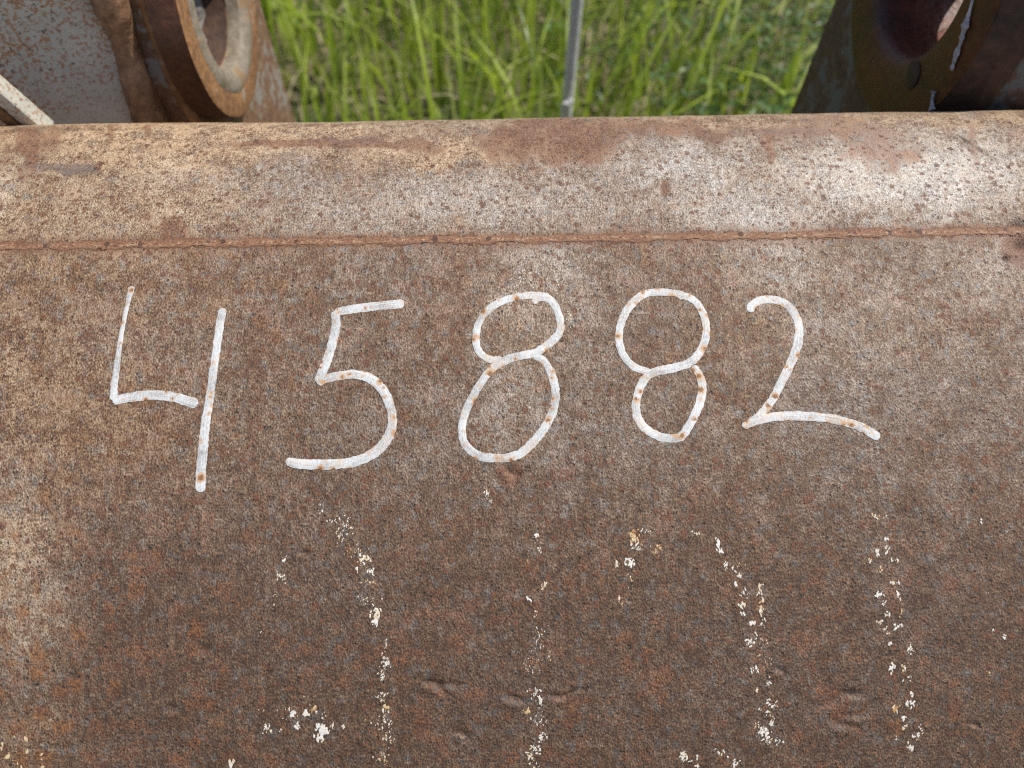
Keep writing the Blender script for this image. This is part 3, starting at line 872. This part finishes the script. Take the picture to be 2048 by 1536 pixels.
def bumpy_tube(name, path, rad, mat, parent, seed=1, segs=14, lump=.35, label=None):
    path = np.array(path)
    t = np.linspace(0, len(path) - 1, 70)
    P = np.stack([np.interp(t, range(len(path)), path[:, k_]) for k_ in range(3)], -1)
    tg = np.gradient(P, axis=0)
    tg /= np.linalg.norm(tg, axis=1)[:, None]
    a = np.cross(tg, [0, 1, .2])
    a /= np.linalg.norm(a, axis=1)[:, None]
    b = np.cross(tg, a)
    vs, fs = [], []
    th = np.linspace(0, 2 * math.pi, segs, endpoint=False)
    for i in range(len(P)):
        nzz = fbm(np.cos(th) * 1.2 + 30, np.sin(th) * 1.2 + i * .22 + 30, 3, seed)
        big = vnoise(np.array(i * .19), np.array(seed * 1.7), seed + 5)
        rr = rad * (.72 + lump * 2 * (nzz - .5) + .55 * big)
        vs.extend(P[i] + a[i] * (np.cos(th) * rr)[:, None] + b[i] * (np.sin(th) * rr)[:, None])
    for i in range(len(P) - 1):
        for j in range(segs):
            j2 = (j + 1) % segs
            fs.append((i * segs + j, i * segs + j2, (i + 1) * segs + j2, (i + 1) * segs + j))
    return mesh(name, vs, fs, mat, parent, label=label)


def box(name, c, ax, ay, az, mat, parent, bev=.003, label=None):
    c, ax, ay, az = [np.array(q, float) for q in (c, ax, ay, az)]
    vs = [c + sx * ax + sy * ay + sz * az for sx in (-1, 1) for sy in (-1, 1) for sz in (-1, 1)]
    fs = [(0, 1, 3, 2), (4, 6, 7, 5), (0, 4, 5, 1), (2, 3, 7, 6), (0, 2, 6, 4), (1, 5, 7, 3)]
    o = mesh(name, vs, fs, mat, parent, smooth=False, label=label)
    md = o.modifiers.new('bevel', 'BEVEL')
    md.width = bev
    md.segments = 2
    return o


# left ear
LC = (.5195, .683)
arcpts = [(.60 - .1485 * math.cos(a), .67 + .1485 * math.sin(a)) for a in np.linspace(R(-48), R(22), 13)]
outl = [(.53, .22)] + arcpts + [(.475, .752), (.50, .770), (.54, .776), (.60, .776), (.645, .768), (.662, .745), (.666, .70), (.668, .22)]
earL = ear_plate('hinge_ear', -.2205, -.256, outl, *LC, .05, M_EAR, bucket, 'hinge ear with an orange-brown lip round its bore')
lathe('pin_boss', *LC, [(-.250, .0465), (-.206, .0465), (-.2015, .0500), (-.1995, .0540), (-.1992, .0765), (-.2000, .0785)], M_BOSS, earL, jit=.012,
      label='orange rusted ring with a grey worn inner lip')
lathe('boss_collar', *LC, [(-.2003, .0780), (-.2010, .0788), (-.2185, .0790)], M_BOSS_SHADE, earL, jit=.01)
bumpy_tube('worn_edge', [(-.2235, p[0] + .0015, p[1]) for p in arcpts[:13]], .0042, M_BOSS, earL, 6, lump=.12)
lathe('worn_lip', *LC, [(-.2120, .0460), (-.2030, .0462), (-.1996, .0500), (-.1984, .0550), (-.1985, .0600), (-.1993, .0620)], M_LIP, earL, jit=.03)
lathe('bore_lining', *LC, [(-.252, .0440), (-.225, .0445), (-.213, .0462), (-.213, .0465)], M_DARK, earL)
# dry mud packed in the bore
mv, mf = [], []
ny_, nz_ = 26, 26
for j in range(nz_):
    for i in range(ny_):
        a, rr = 2 * math.pi * i / ny_, .0435 * (j / (nz_ - 1))
        y, z = rr * math.cos(a), rr * math.sin(a)
        hh = float(fbm(np.array(y * 90 + 30), np.array(z * 60 + 30), 4, 85))
        depth = -.262 + .046 * max(0, .75 - (z + .0435) / .087) + .022 * (hh - .5) + .010 * (y / .0435)
        mv.append((depth, LC[0] + y, LC[1] + z))
for j in range(nz_ - 1):
    for i in range(ny_):
        i2 = (i + 1) % ny_
        mf.append((j * ny_ + i, j * ny_ + i2, (j + 1) * ny_ + i2, (j + 1) * ny_ + i))
mesh('mud_plug', mv, mf, M_MUD, earL, label='dry grey mud packed inside the bore')

# grey stiffener plate beside it
yaw = R(27)
axt = np.array([math.cos(yaw), math.sin(yaw), 0])            # along the plate towards its welded edge
axn = np.array([math.sin(yaw), -math.cos(yaw), 0])
edge0, edge1 = on_y(290, 240, .447), on_y(205, 0, .447)
axz = (edge1 - edge0) / np.linalg.norm(edge1 - edge0)
grey_plate = box('stiffener_plate', edge0 + axz * .04 - axt * .17 - axn * .007, axt * .17, axn * .007, axz * .22, M_GREY, bucket, .003, 'grey painted plate flecked with rust')
bumpy_tube('weld_bead', [edge0 + np.array([.0030, .002, 0]) + axz * t for t in (-.16, -.08, 0, .08, .16, .24)], .0092, M_WELD, grey_plate, 3, lump=.5, label='lumpy brown weld bead')
# welded strips crossing the lower corner of the grey plate
for (p0, p1, ww, mt) in (((-60, 130), (95, 262), .0045, M_GREY), ((-60, 165), (70, 268), .0035, M_BOSS)):
    A_, B_ = on_y(*p0, .375), on_y(*p1, .385)
    d_ = (B_ - A_) / np.linalg.norm(B_ - A_)
    up_ = np.cross(d_, [0, 1., 0]); up_ /= np.linalg.norm(up_)
    fw_ = np.cross(d_, up_)
    box('stiffener_strip', .5 * (A_ + B_), d_ * np.linalg.norm(B_ - A_) * .5, up_ * ww, fw_ * .006, mt, grey_plate, .0015)

# right ear
RC = (.480, .722)
outr = [(.43, .22), (.405, .60), (.385, .66), (.378, .72), (.385, .78), (.41, .83), (.45, .855), (.50, .86), (.55, .845), (.59, .81), (.612, .76), (.622, .69), (.630, .60), (.640, .50), (.650, .22)]
earR = ear_plate('hinge_ear', .2805, .316, outr, *RC, .06, M_EARD, bucket, 'shaded dark brown hinge ear with a pale streak')
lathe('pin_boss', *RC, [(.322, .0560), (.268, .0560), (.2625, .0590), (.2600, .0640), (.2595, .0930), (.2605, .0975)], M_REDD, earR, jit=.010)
lathe('boss_collar', *RC, [(.2606, .0973), (.2640, .0998), (.2720, .1010), (.2800, .1080)], M_DARK, earR, jit=.012)  # boss side, darkened by its colour where it lies in shade
lathe('bore_lining', *RC, [(.356, .0535), (.300, .0540), (.274, .0560)], M_REDD, earR)  # outer end lengthened out of sight to limit sunlight in the bore
h1, h2 = on_x(1822, 150, .2585), on_x(1726, 63, .279)
lathe('grease_hole', h1[1], h1[2], [(.2594, .0092), (.2588, .0075), (.2590, .0001)], M_DARK, earR, 24, .2)  # flat dark discs, the darkness inside the holes painted as colour
lathe('grease_hole', h2[1], h2[2], [(.2804, .0055), (.2798, .0040), (.2800, .0001)], M_DARK, earR, 24, .2)
dv, df = [], []
pl = [(1948, -12), (1940, 20), (1930, 55), (1920, 90), (1912, 112), (1903, 140)]
pl2 = [(1868, 182), (1864, 200), (1864, 222)]
for pts, wds in ((pl, (.0010, .0012, .0020, .0014, .0020, .0008)), (pl2, (.0016, .0013, .0017))):
    q = np.array([on_x(*p, .2585) for p in pts])
    t = np.linspace(0, len(pts) - 1, 40)
    Q = np.stack([np.interp(t, range(len(pts)), q[:, k_]) for k_ in range(3)], -1)
    W = np.interp(t, range(len(pts)), wds) * (.55 + .9 * fbm(t * 3.1 + 20, t * 0 + 4, 3, 91) ** 2 * 1.6)
    tg = np.gradient(Q, axis=0)
    sd_ = np.cross(tg, [1., 0, 0]); sd_ /= np.linalg.norm(sd_, axis=1)[:, None]
    o0 = len(dv)
    for i in range(len(Q)):
        for a in np.linspace(0, math.pi, 6):
            dv.append(Q[i] + sd_[i] * W[i] * math.cos(a) * 1.6 + np.array([-1., 0, 0]) * W[i] * math.sin(a) * .8)
    df += [(o0 + i * 6 + j, o0 + i * 6 + j + 1, o0 + (i + 1) * 6 + j + 1, o0 + (i + 1) * 6 + j) for i in range(len(Q) - 1) for j in range(5)]
mesh('pale_streak', dv, df, M_STREAK, earR, label='pale lumpy streak')

# ------------------------------------------------------------------ slim rod standing in the grass
rp0, rp1 = on_y(1131, 225, 1.02), on_y(1154, 0, 1.02)
dr = (rp1 - rp0) / (rp1[2] - rp0[2])
foot = rp0 + dr * (-.02 - rp0[2])
rod = empty('steel_rod', tuple(foot))
tag(rod, 'slim grey metal rod standing upright in the grass between the hinge ears', 'rod')
zs = np.linspace(-.03, 1.02, 44)
rv, rf = [], []
for i, z in enumerate(zs):
    c = foot + dr * (z + .02) + np.array([.0015 * math.sin(z * 7), .002 * math.sin(z * 5), 0])
    rr = .0090 * (1 + .08 * (vnoise(np.array(i * .7), np.array(1.), 5) - .5))
    if i == len(zs) - 1:
        rr *= .6
    for a in np.linspace(0, 2 * math.pi, 14, endpoint=False):
        rv.append(c + np.array([rr * math.cos(a), rr * math.sin(a), 0]))
rf = [(i * 14 + j, i * 14 + (j + 1) % 14, (i + 1) * 14 + (j + 1) % 14, (i + 1) * 14 + j) for i in range(len(zs) - 1) for j in range(14)]
rf.append(tuple(range((len(zs) - 1) * 14, len(zs) * 14)))
mesh('shaft', rv, rf, M_ROD, rod)
kp = on_y(1136, 205, 1.012)
bumpy_tube('clip', [kp + np.array([-.006, 0, -.004]), kp + np.array([0, -.004, 0]), kp + np.array([.006, 0, .004])], .0052, M_ROD, rod, 9, lump=.1)


# ------------------------------------------------------------------ grass, weeds and straw
def blades(name, spots_, mat, label, seg=6):
    vs, fs, tn = [], [], []
    for (x, y, h, wd, az, bend, tint) in spots_:
        d = np.array([math.cos(az), math.sin(az), 0])
        sdv = np.array([-math.sin(az + random.gauss(0, .5)), math.cos(az), 0])
        tw = random.gauss(0, .8)
        o0 = len(vs)
        z0 = -.03
        for i in range(seg + 1):
            t = i / seg
            ang = bend * t ** 1.4
            r = h * (1 - math.cos(ang)) / max(bend, .05) if bend > .05 else 0
            zz = h * math.sin(max(ang, 1e-4)) / max(bend, 1e-4) if bend > .05 else h * t
            if bend > .05:
                r = h * t * math.sin(ang * .6)
                zz = h * t * math.cos(ang * .6)
            c = np.array([x, y, z0 + zz]) + d * r
            ww = wd * .5 * (1 - t ** 2.6) * (.6 + .9 * min(t * 3, 1) * .5)
            a = tw * t
            sv = sdv * math.cos(a) + np.array([d[0], d[1], .2]) * math.sin(a)
            vs.append(c - sv * ww)
            vs.append(c + sv * ww + np.array([0, 0, ww * .25]))
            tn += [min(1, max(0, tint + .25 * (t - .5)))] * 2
        fs += [(o0 + 2 * i, o0 + 2 * i + 1, o0 + 2 * i + 3, o0 + 2 * i + 2) for i in range(seg)]
    o = mesh(name, vs, fs, mat, label=label)
    o['kind'] = 'stuff'
    o['category'] = name.split('_')[-1]
    attr(o, 'tint', tn)
    return o


sp_ = []
while len(sp_) < 9000:
    x, y = random.uniform(-2.2, 2.2), random.uniform(.74, 3.6)
    dens = float(vnoise(np.array(x * 3.2 + 40), np.array(y * 3.2 + 40), 101))
    right = 1 / (1 + math.exp(-(x - .30 - .12 * (y - 1)) * 9))
    if random.random() < (.20 + .95 * dens) * (1 - .80 * right):
        h = random.uniform(.12, .38) * (.65 + .7 * dens) * (1 - .35 * right)
        if y < .95:
            h *= .75
        sp_.append((x, y, h, random.uniform(.004, .0125), random.gauss(.6, 1.6), abs(random.gauss(.5, .55)), random.gauss(.50, .30)))
for _ in range(550):
    x, y = random.uniform(-1.6, .9), random.uniform(.80, 2.6)
    sp_.append((x, y, random.uniform(.20, .46), random.uniform(.008, .015), random.gauss(.6, 1.6), abs(random.gauss(.7, .6)), random.gauss(.80, .18)))
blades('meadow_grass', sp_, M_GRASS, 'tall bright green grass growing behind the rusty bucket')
# broad low leaves bending over
sp_ = [(random.uniform(-1.8, 1.8), random.uniform(.74, 3.2), random.uniform(.05, .26), random.uniform(.003, .0075), random.uniform(0, 6.28), abs(random.gauss(1.3, .6)), random.random())
       for _ in range(5500)]
blades('dry_straw', sp_, M_STRAW, 'dry tan straw lying among the grass stems', 4)

vs, fs, tn = [], [], []
cnt = 0
while cnt < 2600:
    x, y = random.uniform(-.3, 2.4), random.uniform(.74, 3.4)
    right = 1 / (1 + math.exp(-(x - .26 - .12 * (y - 1)) * 10))
    if random.random() > right * .98 + .02:
        continue
    cnt += 1
    h = random.uniform(.08, .34)
    lx, ly = random.gauss(0, .10), random.gauss(0, .10)
    stem_t = random.random()
    for _ in range(random.randint(9, 16)):
        t = random.uniform(.25, 1)
        c = np.array([x + lx * t * h * 3, y + ly * t * h * 3, h * t]) + np.array([random.gauss(0, .013), random.gauss(0, .013), random.gauss(0, .008)])
        s_ = random.uniform(.005, .0115)
        nrm_ = Vector((random.gauss(0, .6), random.gauss(0, .6), 1)).normalized()
        e1 = nrm_.orthogonal().normalized()
        e1.rotate(Matrix.Rotation(random.random() * 6.28, 3, nrm_))
        e2 = nrm_.cross(e1)
        e1, e2, nv = np.array(e1), np.array(e2), np.array(nrm_)
        o0 = len(vs)
        vs += [c - e1 * s_, c + e2 * s_ * .55 + nv * s_ * .15, c + e1 * s_ * 1.1 - nv * s_ * .2, c - e2 * s_ * .55 + nv * s_ * .15]
        fs += [(o0, o0 + 1, o0 + 2), (o0, o0 + 2, o0 + 3)]
        tn += [min(1, max(0, random.gauss(.5, .22)))] * 4
weeds = mesh('leafy_weeds', vs, fs, M_WEED, smooth=False, label='low small-leaved green weeds growing beside the tall grass')
weeds['kind'] = 'stuff'
weeds['category'] = 'weeds'
attr(weeds, 'tint', tn)
